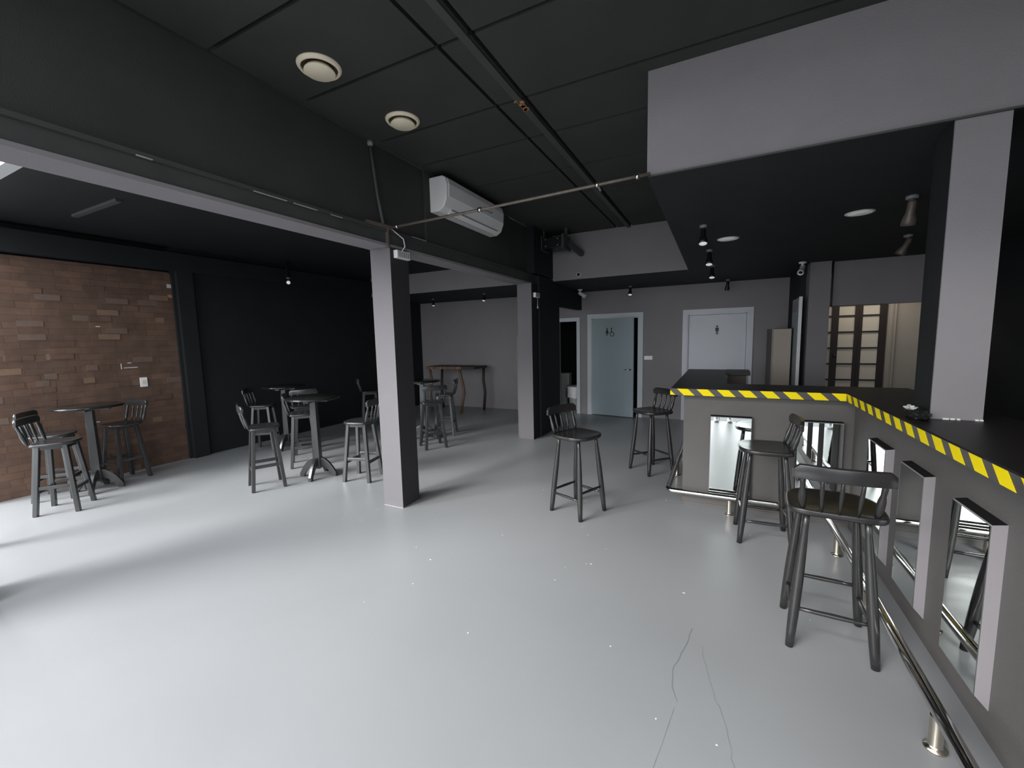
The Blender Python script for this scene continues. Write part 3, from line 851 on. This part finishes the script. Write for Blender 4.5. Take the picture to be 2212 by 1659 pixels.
# pipes
t = thing('ceiling_pipe', 'thin dull pipe spanning from the near column to the bar soffit corner', 'pipe', (0, 0, 0))
one('tube', lambda bm: tube(bm, [(-2.70,2.965,2.612),(-1.75,2.965,2.624),(-.80,2.965,2.645),(-.45,2.965,2.652)], .011, 12), M['pipe'], t)
for x, z in ((-1.745,2.624),(-.80,2.645),(-.53,2.650),(-2.60,2.613)):
    one('clamp', lambda bm: tube(bm, [(x-.012,2.965,z),(x+.012,2.965,z)], .019, 12), M['chrome'], t)
one('stub', lambda bm: (tube(bm, [(-.80,2.965,2.645),(-.775,2.965,2.60)], .008, 8), tube(bm, [(-1.745,2.965,2.624),(-1.66,3.02,2.60)], .006, 8)), M['pipe'], t)
t = thing('conduit', 'dark conduit running down the wall from the ceiling to the near column', 'conduit', (0, 0, 0))
one('tube', lambda bm: tube(bm, [(-2.715,2.815,3.27),(-2.71,2.83,3.1),(-2.70,2.855,2.85),(-2.685,2.885,2.63)], .014, 10), M['beam'], t)
one('elbow_box', lambda bm: lathe(bm, [(0,-.022),(.022,-.020),(.026,0),(.022,.02),(0,.022)], 14, 0, (-2.71,2.81,3.275)), M['grey'], t)
one('junction', lambda bm: (bar(bm, (-2.72,2.72,2.616), (-2.68,2.97,2.612), .03, .03), bar(bm, (-2.70,2.95,2.60), (-2.70,2.95,2.44), .03, .02)), M['pipe'], t)

# plates
def plate(name, loc, size, label, cat):
    t = thing(name, label, cat, loc)
    return t
t = thing('light_switch', 'white horizontal switch plate between the two toilet doors', 'switch', (-1.268, YB, 1.178))
bx('plate', (-.078, -.012, -.038), (.078, 0, .038), M['white'], t, .004)
for k in (-1, 0, 1): bx('rocker', (k*.044-.018, -.016, -.022), (k*.044+.018, -.012, .022), M['white'], t, .002)
t = thing('wall_outlet', 'white outlet plate on the brown brick wall', 'outlet', (-6.80, 2.705, 1.145))
bx('plate', (0, -.040, -.062), (.010, .040, .062), M['white'], t, .004)
bx('socket', (.010, -.020, -.025), (.013, .020, .025), M['cream'], t, .002)

# rubbish behind the passage door
t = thing('rubbish_bin', 'white bin lined with a pale bag in the dark doorway', 'bin', (-2.90, 8.95, 0))
one('bucket', lambda bm: lathe(bm, [(0,0),(.15,0),(.18,.50),(.19,.515),(.18,.515),(.145,.02),(0,.02)], 28), M['bag'], t)
def liner(bm):
    rr = random.Random(6); R = []
    for i, (rad, z) in enumerate(((.183,.50),(.196,.525),(.200,.50),(.200,.40),(.196,.27))):
        R.append([bm.verts.new(((rad+rr.uniform(-.004,.008)*i)*math.cos(2*PI*k/28), (rad+rr.uniform(-.004,.008)*i)*math.sin(2*PI*k/28), z+rr.uniform(-.02,.02)*(i == 4))) for k in range(28)])
    for i in range(4):
        for k in range(28): bm.faces.new((R[i][k], R[i][(k+1) % 28], R[i+1][(k+1) % 28], R[i+1][k])).smooth = True
one('liner', liner, M['white'], t)
t = thing('water_tank', 'pale toilet cistern deep in the dark doorway, left of the bin', 'cistern', (-3.33, 9.35, 0))
bx('tank', (-.16, -.1, .42), (.16, .1, .78), M['bag'], t, .02)
one('pedestal', lambda bm: lathe(bm, [(0,0),(.11,0),(.09,.15),(.13,.34),(.17,.40),(.17,.42),(0,.42)], 24), M['bag'], t)

# ------------------------------------------------------------------ the person seen in the bar mirror
def skin_obj(name, verts, edges, radii, m, parent, root=0, sub=2):
    me = bpy.data.meshes.new(name); me.from_pydata(verts, edges, []); me.materials.append(m)
    o = bpy.data.objects.new(name, me); COL.objects.link(o)
    if parent is not None: o.parent = parent
    sk = o.modifiers.new('skin', 'SKIN'); sk.use_smooth_shade = True
    if not me.skin_vertices: bpy.context.view_layer.update()
    d_ = me.skin_vertices[0].data
    for i, r_ in enumerate(radii):
        rr_ = r_ if hasattr(r_, '__len__') else (r_, r_)
        d_[i].radius = rr_; d_[i].use_root = (i == root)
    sb = o.modifiers.new('sub', 'SUBSURF'); sb.levels = sub; sb.render_levels = sub
    return o

def person():
    t = thing('person', 'person in blue jeans and white shoes holding a phone, seen in the bar mirror', 'person', (.06, -.12, 0))
    V = [(0,-.22,.96),(0,-.22,1.10),(0,-.22,1.28),(0,-.215,1.42),(0,-.20,1.50),(0,-.19,1.56),(0,-.185,1.66),(0,-.185,1.74)]
    E_ = [(i, i+1) for i in range(7)]
    Rr = [(.155,.11),(.145,.105),(.165,.115),(.15,.095),(.062,.060),(.058,.058),(.078,.092),(.070,.085)]
    for s in (-1, 1):
        n = len(V)
        V += [(s*.19,-.215,1.42),(s*.23,-.16,1.22),(s*.16,.0,1.40),(s*.085,.035,1.52)]
        E_ += [(3, n), (n, n+1), (n+1, n+2), (n+2, n+3)]; Rr += [.062,.047,.038,.030]
        n = len(V)
        V += [(s*.095,-.22,.88),(s*.105,-.205,.50),(s*.11,-.225,.10)]
        E_ += [(0, n), (n, n+1), (n+1, n+2)]; Rr += [.088,.058,.040]
    body = skin_obj('body', V, E_, Rr, M['skin'], t)
    # hands: palm, four fingers and a thumb closing on the phone
    for s in (-1, 1):
        hv = [(s*.085,.035,1.52),(s*.080,.050,1.56),(s*.078,.058,1.595)]; he = [(0,1),(1,2)]; hr = [.026,(.030,.016),(.030,.014)]
        for k in range(4):
            n = len(hv); zz = 1.588+(.022-.013*k)*1.0; ln = (.9, 1., .95, .8)[k]
            hv += [(s*.082,.064,zz),(s*.080-s*.006,.064+.034*ln,zz+.004),(s*.062,.064+.046*ln,zz+.006)]
            he += [(2, n), (n, n+1), (n+1, n+2)]; hr += [.0095,.0085,.0075]
        n = len(hv); hv += [(s*.066,.050,1.572),(s*.052,.062,1.585)]; he += [(1, n), (n, n+1)]; hr += [.011,.009]
        skin_obj('hand', hv, he, hr, M['skin'], t, 0, 2)
    jv = [(0,-.22,1.0),(0,-.22,.93)]; je = [(0,1)]; jr = [(.165,.122),(.168,.125)]
    for s in (-1, 1):
        n = len(jv); jv += [(s*.095,-.22,.86),(s*.105,-.205,.50),(s*.11,-.222,.20),(s*.11,-.225,.075)]
        je += [(1, n), (n, n+1), (n+1, n+2), (n+2, n+3)]; jr += [.098,.072,.060,.064]
    skin_obj('jeans', jv, je, jr, M['jeans'], t)
    sv = [(0,-.22,.97),(0,-.22,1.12),(0,-.22,1.30),(0,-.215,1.41),(0,-.205,1.465)]; se = [(i, i+1) for i in range(4)]; sr = [(.172,.128),(.160,.120),(.178,.128),(.165,.108),(.08,.075)]
    for s in (-1, 1):
        n = len(sv); sv += [(s*.19,-.215,1.42),(s*.22,-.175,1.28)]; se += [(3, n), (n, n+1)]; sr += [.075,.064]
    skin_obj('shirt', sv, se, sr, M['shirt'], t)
    def shoe(bm, s):
        prof = [(-.075,.034,.085),(-.05,.040,.095),(0,.040,.085),(.06,.044,.060),(.11,.048,.045),(.16,.042,.036),(.185,.02,.022)]
        R = []
        for y, w, h in prof:
            R.append([bm.verts.new((s*.11+w*math.cos(a)*1., -.21+y, max(.0, (h*(math.sin(a)*.5+.5))))) for a in [2*PI*k/12 for k in range(12)]])
        for i in range(len(R)-1):
            for k in range(12): bm.faces.new((R[i][k], R[i][(k+1) % 12], R[i+1][(k+1) % 12], R[i+1][k])).smooth = True
        bm.faces.new(R[0]); bm.faces.new(R[-1][::-1])
    for s in (-1, 1): one('shoe', lambda bm: shoe(bm, s), M['shoe'], t)
    def hair(bm):
        bmesh.ops.create_uvsphere(bm, u_segments=20, v_segments=14, radius=1)
        for v in bm.verts: v.co = Vector((v.co.x*.086, v.co.y*.103-.197, v.co.z*.10+1.725))
        bmesh.ops.delete(bm, geom=[v for v in bm.verts if v.co.z < 1.66 or (v.co.y > -.125 and v.co.z < 1.765)], context='VERTS')
    one('hair', hair, M['hair'], t, smooth=True)
    def nose(bm): hexa(bm, [(-.015,-.100,1.655),(.015,-.100,1.655),(.012,-.075,1.658),(-.012,-.075,1.658),(-.008,-.105,1.705),(.008,-.105,1.705),(.005,-.097,1.705),(-.005,-.097,1.705)])
    one('nose', nose, M['skin'], t, bevel=.005)
    for s in (-1, 1):
        one('eye', lambda bm: lathe(bm, [(0,.008),(.010,.004),(.013,0)], 12, 0, (s*.031,-.100,1.705), Matrix.Rotation(-PI/2, 3, 'X')), M['eye'], t)
        one('ear', lambda bm: lump(bm, .012, .022, .034, 2, 0, (s*.082,-.185,1.66), .05), M['skin'], t)
    bx('mouth', (-.024,-.100,1.622), (.024,-.095,1.630), mat('lips', (.35,.13,.11), .5), t)
    ph = thing('phone', 'dark phone held up by the person at the open front', 'phone', (.06, -.045, 1.6))
    bx('phone_body', (-.078, -.010, -.037), (.078, 0, .037), M['darkplas'], ph, .003)
    bx('screen', (-.074, -.011, -.034), (.074, -.010, .034), M['eye'], ph)
person()

# ------------------------------------------------------------------ camera (solved from the vanishing points of the room)
W, H, f = 2212., 1659., 900.
def ray(px, py): return Vector((px-W/2, -(py-H/2), -f))
Y = ray(1560, 722).normalized()
X = -ray(-690, 773); X = (X-Y*X.dot(Y)).normalized(); Z = X.cross(Y)
R = Matrix((X, Y, Z))
cam = bpy.data.cameras.new('camera'); co = bpy.data.objects.new('camera', cam); COL.objects.link(co)
cam.sensor_fit = 'HORIZONTAL'; cam.sensor_width = 36; cam.lens = f/W*36; cam.clip_start = .02
co.matrix_world = Matrix.Translation((0, 0, 1.6))@R.to_4x4()
scn.camera = co

# ------------------------------------------------------------------ daylight
w = bpy.data.worlds.new('sky'); scn.world = w; w.use_nodes = True
bg = w.node_tree.nodes['Background']; bg.inputs['Color'].default_value = (.93, .97, 1.0, 1); bg.inputs['Strength'].default_value = 3.8
sun = bpy.data.lights.new('hazy_sun', 'SUN'); sun.energy = 6.0; sun.angle = math.radians(30); sun.color = (1, .985, .96)
so = bpy.data.objects.new('hazy_sun', sun); COL.objects.link(so)
dirv = Vector((.45, .89, -.62))
so.rotation_euler = dirv.to_track_quat('-Z', 'Y').to_euler()
kl = bpy.data.lights.new('kitchen_lamp', 'AREA'); kl.shape = 'RECTANGLE'; kl.size = .9; kl.size_y = .25; kl.energy = 4; kl.color = (1, .90, .76)
ko = bpy.data.objects.new('kitchen_lamp', kl); COL.objects.link(ko); ko.location = (1.95, 7.50, 2.35); ko.rotation_euler = (math.radians(18), 0, 0)
def portal(name, c, sx, sy, n):
    l = bpy.data.lights.new(name, 'AREA'); l.shape = 'RECTANGLE'; l.size = sx; l.size_y = sy
    l.cycles.is_portal = True
    o = bpy.data.objects.new(name, l); COL.objects.link(o); o.location = c
    o.rotation_euler = Vector(n).to_track_quat('-Z', 'Y').to_euler()
portal('portal_front', (-.5, -.31, 1.65), 4.6, 3.4, (0, 1, 0))
portal('portal_left', (-4.8, .7, 1.5), 4.2, 3.2, (.0, 1, 0))

scn.view_settings.view_transform = 'Standard'; scn.view_settings.look = 'None'
scn.view_settings.exposure = .20; scn.view_settings.gamma = 1; scn.view_settings.use_curve_mapping = False
scn.cycles.use_denoising = True
scn.cycles.max_bounces = 10; scn.cycles.diffuse_bounces = 6; scn.cycles.glossy_bounces = 5
